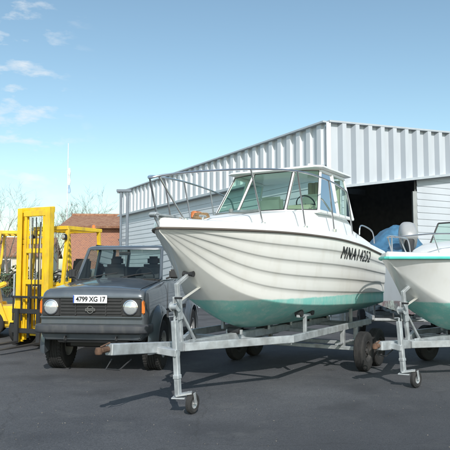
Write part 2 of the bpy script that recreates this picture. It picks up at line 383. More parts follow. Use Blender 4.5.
for sg in (-1,1):
    A=[(2.68,sg*.905,2.47),(3.45,sg*.925,2.46),(3.55,sg*.775,3.15),(3.12,sg*.765,3.15)]
    B=[(3.45,sg*.925,2.46),(4.15,sg*.92,2.45),(4.12,sg*.77,3.14),(3.55,sg*.775,3.15)]
    quad(A).build('side_window',boat,GLASS); quad(B).build('side_window',boat,GLASS)
b=MB(); b.box((3.05,-.45,2.5),(.3,.5,.22),None,0,.04); b.box((3.0,.3,2.48),(.5,.9,.1),None,0,.03)
b.build('helm_console',boat,M('cream_console',(.5,.45,.36),.6))
b=MB(); b.lathe([(.15,0),(.165,.0),(.165,.02),(.15,.02)],(3.25,-.45,2.64),(1,0,.6),24,closed=True); b.cyl((3.12,-.45,2.58),(3.25,-.45,2.64),.02); b.box((3.25,-.45,2.64),(.02,.3,.02)); b.build('steering_wheel',boat,BLACKP)
b=MB(); n=30; rows=[]
for k,z in enumerate((2.5,3.12)):
    rows.append([(4.1+.03*math.sin(i*1.1), -.72+.6*i/n, z) for i in range(n+1)])
b.loft([rows[0],rows[1]],closed=False,caps=(False,False)); b.build('curtain',boat,M('sand_canvas',(.5,.44,.34),.9),recalc=False)
for y in (-.4,.4):
    b=MB(); b.box((3.75,y,2.62),(.12,.45,.5),(0,-.15,0),0,.05); b.box((3.6,y,2.4),(.4,.45,.1),None,0,.04)
    b.build('helm_seat',boat,M('white_vinyl',(.66,.64,.58),.6))
b=MB(); half=[(-.17,0,2.66),(-.05,.12,2.7),(.3,.33,2.77),(1.0,.68,2.87),(1.8,.93,2.94),(2.6,1.03,2.93),(3.3,1.06,2.86),(3.52,1.06,2.74),(3.72,1.06,2.15)]
crail(b,[(x,-y,z) for x,y,z in half[::-1]]+[p for p in half[1:]],.014)
for sg in (-1,1):
    for x,yy,tx,ty,tz in ((.25,.2,-.1,.07,2.68),(1.25,.72,1.0,.68,2.87),(2.1,.94,1.85,.94,2.94),(2.95,1.04,2.75,1.04,2.92)):
        b.cyl((x,sg*yy,2.17),(tx,sg*ty,tz),.012,n=8); b.cyl((x,sg*yy,2.17),(x,sg*yy,2.21),.035,n=12)
b.build('deck_rail',boat,STAIN)
b=MB(); b.tube([(1.35,.45,2.33),(1.4,.45,2.38),(1.6,.5,2.39),(1.65,.5,2.33)],[.02,.055,.055,.02],14); b.build('fender',boat,M('faded_orange_fender',(.5,.16,.05),.6,0,.25))
b=MB()
for k in range(5): b.lathe([(.13-.01*k,0),(.145-.01*k,.015),(.13-.01*k,.03),(.115-.01*k,.015)],(1.25,-.02+.25,2.26+.022*k),(0,0,1),20,closed=True)
b.tube([(1.2,.15,2.30),(1.0,.1,2.26),(.6,-.05,2.22),(.3,-.02,2.23)],.012); b.build('mooring_rope',boat,M('brown_rope',(.3,.2,.11),.9,0,.4,40,bump=.5))
b=MB(); b.box((.1,0,2.24),(.5,.1,.03),None,0,.01); b.cyl((-.1,-.05,2.24),(-.1,.05,2.24),.03); b.beam((-.08,0,2.22),(.05,0,2.07),.02,.05)
for sg in (-1,1): b.box((.55,sg*.25,2.26),(.16,.025,.03),None,0,.01); b.cyl((.55,sg*.25,2.21),(.55,sg*.25,2.26),.015,n=8)
b.build('bow_roller',boat,GALV)
b=MB(); b.cyl((3.9,-.25,3.22),(3.9,-.25,3.36),.012,n=8); b.lathe([(.0,.07),(.035,.06),(.035,0),(0,0)],(3.9,-.25,3.36),(0,0,1),12); b.build('navigation_light',boat,PLATE)
b=MB(); b.lathe([(.02,-.01),(.03,0),(.02,.01),(.012,0)],(.86,0,1.38),(0,1,0),14,closed=True); b.box((.89,0,1.39),(.06,.03,.05)); b.build('bow_eye',boat,STAIN)
for sg in (-1,1):
    b=MB(); crail(b,[(4.3,sg*.98,2.2),(4.4,sg*.98,2.36),(5.1,sg*.95,2.3),(5.4,sg*.9,2.1)],.012); b.build('cockpit_rail',boat,STAIN)
def hull_text(h,parent,body,size,x0,z0,slope,shear,mat,lab):
    me=text_mesh(body,size,mat,shear=shear,extr=0,align='LEFT',sp=1.16,off=0.0)
    bm=bmesh.new(); bm.from_mesh(me); bmesh.ops.triangulate(bm,faces=bm.faces)
    for _ in range(2):
        bmesh.ops.subdivide_edges(bm,edges=[e for e in bm.edges if e.calc_length()>size*.12],cuts=1); bmesh.ops.triangulate(bm,faces=bm.faces)
    base=[v.co.copy() for v in bm.verts]; bm.verts.index_update(); fs=[[v.index for v in f.verts] for f in bm.faces]; bm.free()
    b=MB()
    for k,dx in enumerate((-.006,0,.006)):
        vs=[]
        for c in base:
            x=x0+c.x+dx; z=z0+c.y+slope*c.x
            y=max(h.surf(x,z-.02),h.surf(x,z-.01),h.surf(x,z),h.surf(x,z+.01),h.surf(x,z+.02))+.006+.0006*k
            vs.append((x,-y,z))
        b.add(vs,fs)
    return b.build('registration_lettering',parent,mat,recalc=False,label=lab)
hull_text(H,boat,'MNA14252',.265,3.06,1.86,-.035,.25,INK,'black slanted registration lettering on the hull side')

# ------------------------------------------------------------------ trailers
def build_trailer(name,loc,th,lab,scale=1.,kz=.74,axles=(3.65,4.35),lat=1.12,L=5.3,tongue=-.96,sides=(-1,1),tz=.07,jdx=0.,cs=1.,jy=-.3):
    T=thing(name,loc,th,lab,'boat trailer','boat trailers on the yard')
    b=MB(); zf=kz-.07
    b.beam((.45,0,zf),(L,0,zf),.1,.11,bev=.008); b.beam((tongue,0,zf+tz),(.5,0,zf),.1,.12,bev=.008)
    for sg in (-1,1):
        b.beam((.45,sg*.05,zf),(1.9,sg*.82,zf),.06,.1); b.beam((1.87,sg*.82,zf),(L,sg*.82,zf),.06,.1)
    for x in (1.9,axles[0]-.35,axles[-1]+.35,L-.1): b.beam((x,-.82,zf-.045),(x,.82,zf-.045),.06,.06)
    for sg in (-1,1):
        for x in (2.6,L-.7):
            b.beam((x,sg*.7,zf),(x,sg*.7,zf+.26),.05,.05); b.beam((x-.25,sg*.7,zf+.27),(x+.25,sg*.7,zf+.27),.05,.04)
            for k in (-.2,.2): b.cyl((x+k,sg*.7-.05,zf+.31),(x+k,sg*.7+.05,zf+.31),.05,n=14,m=1)
    for x in (1.75,2.6,3.4,4.2,5.0):
        if x>L: continue
        b.cyl((x,-.09,zf+.085),(x,.09,zf+.085),.045,.045,14,1); b.beam((x,-.11,zf+.03),(x,-.11,zf+.1),.03,.05);b.beam((x,.11,zf+.03),(x,.11,zf+.1),.03,.05)
    for x in (.15,.6): 
        b.box((x,-.058,zf+.01),(.12,.012,.14),None,0,.002)
        for k in (-.035,.035): b.cyl((x+k,-.06,zf+.03),(x+k,-.078,zf+.03),.012,n=6)
    b.build('trailer_frame',T,[GALV,BLACKP])
    for a in axles:
        b=MB()
        b.beam((a,-lat+.1,.34),(a,lat-.1,.34),.06,.06)
        for sg in (-1,1):
            b.beam((a,sg*.82,.34),(a,sg*.82,zf-.04),.07,.07); b.cyl((a,sg*(lat-.1),.31),(a,sg*lat,.31),.05,n=14)
            b.beam((a-.3,sg*.82,.42),(a+.3,sg*.82,.42),.05,.03)
        b.build('axle',T,GALV)
    b=MB(); px=.46
    b.beam((px,0,zf+.05),(px-.10,0,kz+.70),.05,.055); b.beam((px+.30,0,zf+.05),(px-.02,0,kz+.36),.035,.035)
    b.beam((px-.10,0,kz+.68),(px+.12,0,kz+.79),.045,.045); 
    for sg in (-1,1): b.beam((px-.06,sg*.035,kz+.26),(px-.09,sg*.035,kz+.54),.01,.09)
    b.cyl((px-.13,-.045,kz+.42),(px-.13,.045,kz+.42),.04,n=16); b.cyl((px-.13,.045,kz+.42),(px-.13,.055,kz+.42),.058,n=16);b.cyl((px-.13,-.055,kz+.42),(px-.13,-.045,kz+.42),.058,n=16)
    b.beam((px-.13,-.075,kz+.42),(px-.24,-.075,kz+.53),.016,.02); b.cyl((px-.24,-.075,kz+.53),(px-.24,-.175,kz+.53),.013,n=10,m=1)
    b.build('winch_post',T,[GALV,BLACKP])
    b=MB(); b.lathe([(.0,-.075),(.038,-.075),(.02,0),(.038,.075),(0,.075)],(px+.15,0,kz+.81),(0,1,0),16); b.build('bow_stop',T,BLACKP)
    b=MB(); b.beam((px-.1,0,kz+.46),(px+.40,0,kz+.64),.05,.004,bev=0); b.build('winch_strap',T,M('webbing_strap',(.5,.5,.46),.9))
    b=MB(); zc=zf+tz; b.beam((tongue-.0,0,zc+.01),(tongue-.14*cs,0,zc+.0),.075,.06,bev=.02); b.lathe([(.0,.04),(.03,.035),(.04,0),(.036,-.03),(.02,-.04)],(tongue-.15*cs,0,zc),(0,0,1),16); b.beam((tongue-.12*cs,0,zc+.04),(tongue+.02,0,zc+.07),.025,.012)
    b.build('coupling_head',T,RUST)
    b=MB(); b.tube([(tongue+.1,.04,zf-.0),(tongue+.05,.08,zf-.1),(tongue+.25,.07,zf-.14),(tongue+.4,.03,zf-.04)],.008,6,m=0); b.build('trailer_cable',T,BLACKP)
    jx=-.02+jdx
    b=MB(); top=Vector((jx,jy+.05,zf+.36)); low=Vector((jx+.01,jy,.2))
    b.beam(top,low,.062,.062,bev=.006,up=(1,0,0)); b.beam(top.lerp(low,.72),top.lerp(low,.78),.075,.075,up=(1,0,0))
    b.beam((jx,0,zf+.02),(jx,jy+.0,zf+.0),.1,.08)
    b.cyl(top,top+Vector((0,0,.05)),.014,n=8); b.beam(top+Vector((0,0,.05)),top+Vector((-.13,0,.05)),.02,.012); b.cyl(top+Vector((-.13,0,.05)),top+Vector((-.13,0,.12)),.012,n=10,m=1)
    wx,wy=jx+.085,jy-.135
    b.beam((jx-.01,jy+.02,.205),(wx,wy+.0,.235),.11,.022,bev=.003,up=(0,0,1))
    b.beam((jx-.02,jy+.06,.18),(jx+.04,jy-.08,.18),.12,.015,bev=.003)
    for sg in (-1,1): b.beam((wx-.02,wy+sg*.047,.24),(wx+.01,wy+sg*.047,.115),.045,.008,up=(0,1,0))
    b.build('jockey_post',T,[GALV,BLACKP])
    c=(wx+.01,wy,.117)
    b=MB(); b.lathe([(.055,-.03),(.09,-.034),(.112,-.02),(.116,0),(.112,.02),(.09,.034),(.055,.03)],c,(0,1,0),28); b.lathe([(0,-.02),(.05,-.022),(.062,-.03),(.062,.03),(.05,.022),(0,.02)],c,(0,1,0),20,m=1); b.cyl((c[0],c[1]-.055,c[2]),(c[0],c[1]+.055,c[2]),.01,n=8,m=1)
    b.build('jockey_wheel',T,[RUBBER,RIMM])
    for a in axles:
        for sg in sides: wheel(T,(a,sg*lat,.31),.31,.155,.165,(0,1,0),sg,'trailer',RIMD)
    return T
build_trailer('boat_trailer',(-.77,7.0,0),TH,'galvanised twin-axle boat trailer with winch post and jockey wheel',axles=(3.85,4.5),lat=1.17,tongue=-.84,jdx=-.01,tz=.11)

TH2=rad(40); B2=(2.30,8.5,0)
boat2=thing('boat',B2,TH2,'small white open boat with turquoise rub rail and underside','boat','boats parked on trailers')
H2=Hull(.86,.92,.61,.86,laps=1)
H2.hull(boat2,hull_mat('small_boat_paint',(.82,.825,.82),(.17,.58,.51),1.12)); H2.deck(boat2,WHITEGEL,.06); H2.rubrail(boat2,M('turquoise_rub_rail',(.1,.55,.48),.5),.024)
b=MB(); z=H2.z(2.11)
b.loft([rrect(.9,.2,z,z+.06,.03),rrect(1.05,.3,z,z+.13,.05),rrect(1.7,.55,z,z+.25,.07),rrect(2.1,.65,z,z+.27,.07),rrect(2.15,.65,z,z+.1,.05)])
b.build('coachroof',boat2,WHITEGEL)
b=MB(); hp=[(.12,.0,z+.29),(.15,.1,z+.28),(.6,.34,z+.33),(1.3,.62,z+.34),(1.6,.7,z+.3),(1.7,.72,z+.03)]
crail(b,[(x,-y,q) for x,y,q in hp[::-1]]+hp[1:],.012)
for sg in (-1,1):
    b.cyl((.7,sg*.4,z+.03),(.62,sg*.35,z+.33),.01,n=8); b.cyl((.3,sg*.12,z+.03),(.16,sg*.1,z+.28),.01,n=8)
b.build('deck_rail',boat2,STAIN)
quad([(2.1,-.6,z+.25),(2.1,.6,z+.25),(2.3,.55,z+.62),(2.3,-.55,z+.62)]).build('windscreen',boat2,GLASS)
b=MB()
for p,q in (((2.1,-.6,z+.25),(2.3,-.55,z+.62)),((2.1,.6,z+.25),(2.3,.55,z+.62)),((2.3,-.55,z+.62),(2.3,.55,z+.62)),((2.1,-.6,z+.26),(2.1,.6,z+.26))): b.beam(p,q,.025,.025)
b.build('window_frame',boat2,BLACKP)
build_trailer('boat_trailer',B2,TH2,'galvanised boat trailer with small jockey wheel under the small boat',kz=.60,axles=(2.5,),lat=.95,L=4.4,tongue=-.24,tz=.03,cs=.6,jdx=.04,jy=-.2)

TH3=rad(-95.7); s3=Vector((4.2,13.6,0)); L3=4.5
loc3=s3-Vector((math.cos(TH3),math.sin(TH3),0))*L3
boat3=thing('boat',loc3,TH3,'dark boat under a blue tarpaulin with tilted grey outboard engine','boat','boats parked on trailers')
H3=Hull(L3/5.6,.82,.6,.97,laps=1)
H3.hull(boat3,hull_mat('third_boat_paint',(.28,.31,.34),(.08,.09,.1),.9)); H3.rubrail(boat3,BLACKP)
b=MB(); rings=[]
rnd=random.Random(3)
for x in np.linspace(.05,4.3,30):
    y,zz=H3.g(x); pk=.2+.72*math.sin(min(1,x/2.8)*math.pi*.5)*(1 if x<3.0 else max(.35,1-(x-3.0)))
    r=[]
    for t in np.linspace(-1,1,25):
        r.append((x,t*(y+.04),zz-.05+pk*(1-abs(t)**1.6)+rnd.uniform(-.02,.02)+.03*math.sin(x*7+t*3)))
    rings.append(r)
b.loft(rings,closed=False,caps=(True,True)); b.build('tarpaulin_cover',boat3,M('blue_tarpaulin',(.06,.17,.29),.55,0,.35,6,bump=.4,bscale=12),angle=60)
E=bpy.data.objects.new('outboard_engine',None); col.objects.link(E); E.parent=boat3; E.location=(4.55,0,2.08); E.rotation_euler=(0,rad(-48),0)
b=MB()
def er(z,hx,hy,cx=0): return [(cx+hx*abs(math.cos(t))**.6*math.copysign(1,math.cos(t)),hy*abs(math.sin(t))**.6*math.copysign(1,math.sin(t)),z) for t in np.linspace(0,2*math.pi,24,endpoint=False)]
b.loft([er(.18,.2,.15),er(.22,.24,.18),er(.4,.27,.2,.02),er(.6,.26,.19,.03),er(.7,.2,.14,.03),er(.73,.1,.07,.03)]); b.build('engine_cowl',E,GREYCOWL,angle=50)
b=MB(); b.loft([er(.18,.15,.11),er(.0,.1,.07),er(-.35,.09,.04),er(-.6,.12,.035)]); b.lathe([(0,-.25),(.05,-.15),(.06,0),(.05,.15),(0,.22)],(0,0,-.62),(1,0,0),16); b.box((-.0,0,-.52),(.3,.2,.012),None,0,.004)
b.slab([(-.1,0.01,-.65),(.1,0.01,-.65),(.05,.01,-.85),(-.02,.01,-.85)],.02); b.box((-.14,0,.02),(.12,.18,.3),None,0,.02); b.build('engine_leg',E,BLACKP)
b=MB()
for k in range(3):
    a=k*2*math.pi/3; d=Vector((0,math.cos(a),math.sin(a))); t=Vector((.6,-math.sin(a)*.8,math.cos(a)*.8))
    c=Vector((.22,0,-.62)); b.add([c+d*.03-t*.02,c+d*.03+t*.03,c+d*.13+t*.06,c+d*.16,c+d*.12-t*.05],[(0,1,2,3,4)])
b.cyl((.17,0,-.62),(.28,0,-.62),.035,.02,12); b.build('propeller',E,BLACKP)
build_trailer('boat_trailer',loc3,TH3,'galvanised trailer carrying the tarpaulin-covered boat',kz=.58,axles=(2.9,),lat=.92,L=4.3,tongue=-.6)

# ------------------------------------------------------------------ car
XS=.945
car=thing('parked_car',(-2.02,9.15,0),rad(-7),'dark grey boxy off-road car with round headlights and flared arches','car'); car.scale=(XS,1,1.02)
def cring(y,hw,zb,zt,dome=.02,tum=.95):
    h=[(hw*.9,zb),(hw*.985,zb+.08),(hw,zb+.22),(hw*1.0,zt-.32),(hw*.997,zt-.2),(hw*.99,zt-.14),(hw*tum+.024,zt-.075),(hw*tum+.008,zt-.04),(hw*(tum-.025),zt-.012),(hw*(tum-.07),zt-.001),(hw*.6,zt+dome*.6),(hw*.25,zt+dome)]
    return [(x,y,z) for x,z in h]+[(-x,y,z) for x,z in h[::-1]]
b=MB()
b.loft([cring(.02,.835,.55,1.15),cring(.03,.85,.54,1.20),cring(.055,.865,.53,1.235),cring(.09,.877,.52,1.26),cring(.15,.885,.52,1.278),cring(.25,.89,.5,1.29,.02),cring(.5,.895,.5,1.31,.03),cring(1.0,.9,.5,1.35,.03),cring(1.32,.9,.5,1.38,.03),cring(1.4,.9,.5,1.385,.02),cring(2.4,.905,.5,1.395,0),cring(3.4,.905,.5,1.395,0),cring(4.3,.89,.5,1.39,0),cring(4.5,.87,.53,1.37,0),cring(4.54,.84,.56,1.34,0)])
body=b.build('body',car,[CARP,BLACKP])
cb=MB()
for y in (.84,3.55):
    for sg in (-1,1): cb.cyl((sg*.6,y,.4),(sg*1.1,y,.4),.465,n=40)
cut=cb.build('cutter',car,BLACKP)
bpy.context.view_layer.update()
md=body.modifiers.new('arch','BOOLEAN'); md.object=cut; md.solver='EXACT'
bpy.context.view_layer.update()
me2=bpy.data.meshes.new_from_object(body.evaluated_get(bpy.context.evaluated_depsgraph_get()))
body.modifiers.clear(); body.data=me2; me2.polygons.foreach_set('use_smooth',[True]*len(me2.polygons)); me2.set_sharp_from_angle(angle=rad(42))
bpy.data.objects.remove(cut)
for y in (.84,3.55):
    for sg in (-1,1):
        f=MB(); R=[]
        for k in range(33):
            a=math.pi*(-.05+1.1*k/32)
            R.append([(sg*xx,y-rr_*math.cos(a),.4+rr_*math.sin(a)) for xx,rr_ in ((.86,.455),(.995,.455),(1.01,.465),(1.012,.49),(1.0,.525),(.965,.575),(.92,.615),(.87,.635))])
        f.loft(R,closed=True); f.build('wheel_arch_flare',car,CARP,angle=45)
for y in (.84,3.55):
    for sg in (-1,1): wheel(car,(sg*.84,y,.395),.395,.29,.2,(1,0,0),sg,'car')
b=MB(); b.cyl((-.75,.84,.38),(.75,.84,.38),.05); b.cyl((-.75,3.55,.38),(.75,3.55,.38),.05); b.box((0,2.2,.46),(1.0,3.6,.12)); b.box((0,2.3,.42),(1.5,.7,.1)); b.box((0.15,.84,.4),(.25,.2,.22),None,0,.06)
b.box((-.6,.84,.75),(.02,1.,.6));b.box((.6,.84,.75),(.02,1.,.6)); b.build('chassis',car,BLACKP)
b=MB(); NX=[-.77,-.73,-.66,-.5,-.42,-.2,0,.2,.42,.5,.66,.73,.77]; rowsb=[]
for y in (.085,.10,.13,.2,.4,.7,1.1,1.26,1.3):
    zb_=float(np.interp(y,[0,.09,.15,.5,1.0,1.32],[1.22,1.26,1.28,1.31,1.35,1.38]))
    r=[]
    for x in NX:
        dome=.034*(1-(x/.8)**2)+(.022 if abs(x)<.45 else 0)*min(1,max(0,(y-.12)/.4))+.006
        r.append((x,y,zb_+dome-(.03 if y==.085 else 0)))
    rowsb.append(r)
b.loft(rowsb,closed=False,caps=(False,False)); b.build('bonnet',car,CARP,angle=60)
b=MB(); b.box((0,1.37,1.41),(1.4,.12,.025),None,0,.01); b.build('cowl_vent',car,BLACKP)
AT=.735; zr=1.94
base={'A':(.80,1.35,1.40),'B':(.83,2.35,1.40),'C':(.83,3.3,1.40),'D':(.82,4.46,1.39)}
top={'A':(AT-.02,1.76,zr),'B':(AT,2.42,zr),'C':(AT,3.35,zr),'D':(AT-.02,4.36,zr)}
for k in 'ABCD':
    for sg in (-1,1):
        b=MB(); p=base[k];q=top[k]; w=.1 if k in 'D' else .06
        b.beam((sg*p[0],p[1],p[2]-.03),(sg*q[0],q[1],q[2]+.01),.05 if k=='A' else w,.055,bev=.012,up=(sg,0,0))
        b.build('window_pillar',car,CARP)
b=MB()
def rring(z,e,zc): 
    x0=AT+.035-e; y0=1.71+e*1.3; y1=4.44-e
    c=.12
    P=[(-x0+c,y0),(x0-c,y0),(x0-.03,y0+.05),(x0,y0+c+.1),(x0,y1-c),(x0-c,y1),(-x0+c,y1),(-x0,y1-c),(-x0,y0+c+.1),(-x0+.03,y0+.05)]
    return [(x,y,z) for x,y in P]
b.loft([rring(zr-.01,.0,0),rring(zr+.02,.005,0),rring(zr+.045,.03,0),rring(zr+.06,.08,0),rring(zr+.07,.2,0)]); 
for x in (-.5,-.25,0,.25,.5): b.box((x,3.1,zr+.074),(.03,2.0,.012),None,0,.004)
b.build('roof',car,CARP,angle=45)
for sg in (-1,1):
    b=MB(); b.tube([(sg*.68,2.0,zr+.05),(sg*.68,2.05,zr+.08),(sg*.68,4.1,zr+.08),(sg*.68,4.15,zr+.05)],.013); b.build('roof_rail',car,BLACKP)
def S(p,sg): return (sg*p[0],p[1],p[2])
quad([S(base['A'],-1),S(base['A'],1),S(top['A'],1),S(top['A'],-1)]).build('windscreen',car,CGLASS)
quad([S(base['D'],-1),S(base['D'],1),S(top['D'],1),S(top['D'],-1)]).build('rear_window',car,CGLASS)
for sg in (-1,1):
    for a,c in ('AB','BC','CD'):
        quad([S(base[a],sg),S(base[c],sg),S(top[c],sg),S(top[a],sg)]).build('side_window',car,CGLASS)
b=MB(); 
b.tube([S(base['A'],-1),S(base['A'],1),S(top['A'],1),S(top['A'],-1),S(base['A'],-1)],.017,6,caps=False); b.build('windscreen_seal',car,BLACKP)
for x0,x1 in ((-.55,-.05),(.05,.6)):
    b=MB(); b.tube([(x0,1.34,1.425),(x0+.05,1.36,1.45),(x0+.25,1.40,1.49),(x1,1.42,1.52)],[.014,.01,.008,.006],6); b.build('wiper',car,BLACKP)
for y in (1.45,2.4,3.36):
    for sg in (-1,1):
        b=MB(); b.box((sg*.906,y,1.0),(.006,.008,.7)); b.build('door_gap',car,BLACKP)
for sg in (-1,1):
    b=MB(); b.box((sg*.912,2.2,.88),(.02,1.75,.07),None,0,.008); b.build('side_moulding',car,BLACKP)
    for y in (2.26,3.2):
        b=MB(); b.box((sg*.915,y,1.2),(.03,.16,.035),None,0,.01); b.build('door_handle',car,BLACKP)
    b=MB(); b.box((sg*.93,2.2,.46),(.14,1.7,.04),None,0,.01); b.build('running_board',car,BLACKP)
    b=MB(); b.box((sg*.99,1.6,1.5),(.19,.07,.16),None,0,.03); b.beam((sg*.84,1.58,1.42),(sg*.93,1.58,1.45),.04,.03); b.box((sg*.99,1.637,1.5),(.16,.004,.13),None,1,.001)
    b.build('wing_mirror',car,[BLACKP,CHROME])
b=MB(); b.box((0,1.58,1.36),(1.45,.32,.14),None,0,.05); b.box((0,2.6,1.0),(1.6,2.8,.3)); b.build('dashboard',car,BLACKP)
b=MB(); b.lathe([(.17,0),(.19,0),(.19,.025),(.17,.025)],(.36,1.85,1.44),(0,1,.5),24,closed=True); b.cyl((.36,1.66,1.34),(.36,1.85,1.44),.025); b.box((.36,1.85,1.44),(.34,.03,.03)); b.build('steering_wheel',car,BLACKP)
for x in (-.38,.38):
    b=MB(); b.box((x,2.4,1.38),(.46,.14,.6),(.15,0,0),0,.05); b.box((x,2.43,1.74),(.25,.09,.17),(.1,0,0),0,.04); b.build('seat',car,SEATG)
b=MB(); b.box((0,3.3,1.38),(1.3,.14,.5),(.15,0,0),0,.05); b.build('rear_seat',car,SEATG)
b=MB(); b.box((0,1.72,1.86),(.22,.02,.06),None,0,.01); b.build('rear_view_mirror',car,BLACKP)
b=MB(); b.box((0,.0,1.02),(1.04,.05,.28),None,0,.01)
for k in range(5): b.box((0,-.03,.925+k*.048),(1.0,.03,.014),None,0,.004)
for x in (-.25,.25): b.box((x,-.028,1.02),(.02,.03,.25),None,0,.003)
b.box((0,-.03,1.165),(1.68,.04,.02),None,2,.006); b.box((0,-.03,.875),(1.68,.04,.02),None,2,.006)
b.build('grille',car,[BLACKP,CARD,CARP])
b=MB(); b.lathe([(.045,0),(.058,0),(.058,.012),(.045,.012)],(0,-.05,.985),(0,-1,0),32,closed=True); b.box((0,-.06,.985),(.165,.012,.04),None,0,.004); eb=b.build('emblem',car,CHROME)
me=text_mesh('NISSAN',.037,INK,extr=.001,off=.01,sp=1.08); put('emblem_lettering',me,eb,(0,-.0675,.984),(rad(90),0,0))
for sg in (-1,1):
    b=MB(); b.box((sg*.665,-.005,1.02),(.28,.06,.26),None,0,.012)
    b.lathe([(.115,.0),(.112,.022),(.1,.026),(.098,.012)],(sg*.655,-.034,1.02),(0,-1,0),36,m=2)
    b.lathe([(.1,.008),(.09,.022),(.06,.034),(.03,.04),(0,.042)],(sg*.655,-.034,1.02),(0,-1,0),36,m=1)
    b.v=[(sg*.655+(x-sg*.655)/(XS*.98),y,z) for x,y,z in b.v]
    b.build('headlight',car,[BLACKP,LENS,CHROME])
    b=MB(); b.box((sg*.84,.03,1.02),(.05,.08,.2),(0,0,sg*.35),0,.015); b.build('indicator_lamp',car,ORANGE)
b=MB(); b.box((0,.025,.82),(1.68,.05,.11),None,0,.01); b.box((0,.04,.60),(1.64,.06,.1),(.25,0,0),0,.02); b.build('front_valance',car,CARP)
b=MB(); R=[]
for (x,y) in ((-.95,.26),(-.955,.1),(-.94,.0),(-.90,-.06),(-.83,-.09),(-.7,-.105),(0,-.12),(.7,-.105),(.83,-.09),(.90,-.06),(.94,.0),(.955,.1),(.95,.26)):
    R.append([(x,y+.012,.645),(x,y-.002,.66),(x,y-.006,.70),(x,y-.002,.745),(x*.99,y+.015,.762),(x*.9,y+.09,.766),(x*.9,y+.09,.64),(x*.97,y+.03,.638)])
b.loft(R); b.build('front_bumper',car,CARD,angle=40)
b=MB(); b.box((0,.12,.53),(1.2,.1,.08),(.3,0,0),0,.02); b.build('skid_plate',car,BLACKP)
for sg in (-1,1):
    b=MB(); b.lathe([(.03,0),(.045,0),(.045,.015),(.03,.015)],(sg*.42,-.04,.56),(1,0,0),16,closed=True); b.build('tow_hook',car,BLACKP)
pl=MB(); pl.box((0,-.075,1.14),(.56,.012,.12),None,0,.004); pp=pl.build('number_plate',car,PLATE)
me=text_mesh('4799 XG 17',.1,INK,extr=.001,off=.02,sp=.96); put('plate_lettering',me,pp,(0.012,-.084,1.137),(rad(90),0,0))
b=MB(); b.box((-.268,-.0825,1.14),(.018,.003,.113)); b.build('plate_band',pp,BLUEP)
b=MB(); b.box((0,4.62,.7),(1.8,.16,.2),None,0,.03); b.build('rear_bumper',car,CARD)
b=MB(); b.cyl((0,4.58,1.1),(0,4.78,1.1),.37,n=32); b.build('spare_wheel',car,RUBBER)
b=MB(); b.tube([(-.86,1.15,1.38),(-.88,1.2,2.0)],.004,6); b.build('aerial',car,BLACKP)

# ------------------------------------------------------------------ forklift
fk=thing('forklift',(-4.0,12.5,0),rad(-26),'yellow counterbalance forklift with raised mast and overhead guard','forklift','forklifts in the yard')
b=MB()
for sg in (-1,1):
    x=sg*.38
    b.box((x,0,1.5),(.13,.02,2.8),None,0,.004); b.box((x+sg*.055,.06,1.5),(.02,.13,2.8),None,0,.004); b.box((x,.12,1.5),(.13,.02,2.8),None,0,.004)
    b.box((sg*.25,.04,1.5),(.06,.02,2.7),None,0,.004);b.box((sg*.25,.10,1.5),(.06,.02,2.7),None,0,.004);b.box((sg*.25,.07,1.5),(.02,.1,2.7),None,0,.004)
for z,w in ((2.86,.88),(2.2,.86),(.3,.86)): b.box((0,.13 if z>2 else .1,z),(w,.06,.12),None,0,.01)
b.box((0,.04,2.78),(.62,.05,.12),None,0,.01); b.box((0,.06,2.0),(.56,.05,.1),None,0,.01); b.box((0,.06,1.35),(.56,.05,.1),None,0,.01)
b.build('mast',fk,YEL)
b=MB()
for x in (-.14,.14): b.cyl((x,.07,.2),(x,.07,1.3),.035); b.cyl((x,.07,1.3),(x,.07,2.72),.018,m=1)
for x in (-.05,.05): b.beam((x,.03,.4),(x,.03,2.7),.025,.02)
b.tube([(.2,.02,.5),(.19,-.03,1.2),(.18,-.02,2.0),(.15,.05,2.6)],.012,8)
b.build('lift_cylinder',fk,[BLACKP,CHROME])
b=MB()
for z in (.35,.75): b.box((0,-.06,z),(.94,.04,.1),None,0,.01)
for x in (-.45,-.22,0,.22,.45): b.box((x,-.06,.8),(.025,.03,.5),None,0,.005)
b.box((0,-.06,1.04),(.94,.03,.05),None,0,.005); b.build('carriage',fk,BLACKP)
for x in (-.3,.3):
    b=MB(); b.box((x,-.11,.45),(.11,.045,.7),None,0,.008); b.loft([[(x-.055,-.1,.1),(x+.055,-.1,.1),(x+.055,-.1,.145),(x-.055,-.1,.145)],[(x-.05,-1.15,.1),(x+.05,-1.15,.1),(x+.05,-1.15,.115),(x-.05,-1.15,.115)]]); b.build('fork',fk,BLACKP)
b=MB(); b.box((0,1.0,.5),(1.0,1.5,.5),None,0,.04); b.box((0,.42,.95),(.95,.2,.6),(.2,0,0),0,.04); b.box((0,.6,1.25),(.6,.2,.12),(.4,0,0),0,.03)
for sg in (-1,1): b.loft([[(sg*.42,y,z) for y,z in ((.0,.5),(.15,.82),(.62,.82),(.78,.4))],[(sg*.62,y,z) for y,z in ((.0,.5),(.15,.82),(.62,.82),(.78,.4))]])
b.build('chassis',fk,YEL)
b=MB(); b.loft([[(-.48,.9,.7),(.48,.9,.7),(.48,1.75,.7),(-.48,1.75,.7)],[(-.44,.95,1.12),(.44,.95,1.12),(.44,1.75,1.16),(-.44,1.75,1.16)]]); b.build('engine_hood',fk,YEL)
b=MB(); 
def cw(z,e): return [(x*(.58-e),1.62+yy*(.66-e*1.5),z) for x,yy in ((-1,0),(1,0),(1,.5),(.8,.85),(.4,1),(-.4,1),(-.8,.85),(-1,.5))]
b.loft([cw(.25,.03),cw(.35,0),cw(1.2,0),cw(1.32,.06)]); b.build('counterweight',fk,YEL)
b=MB(); 
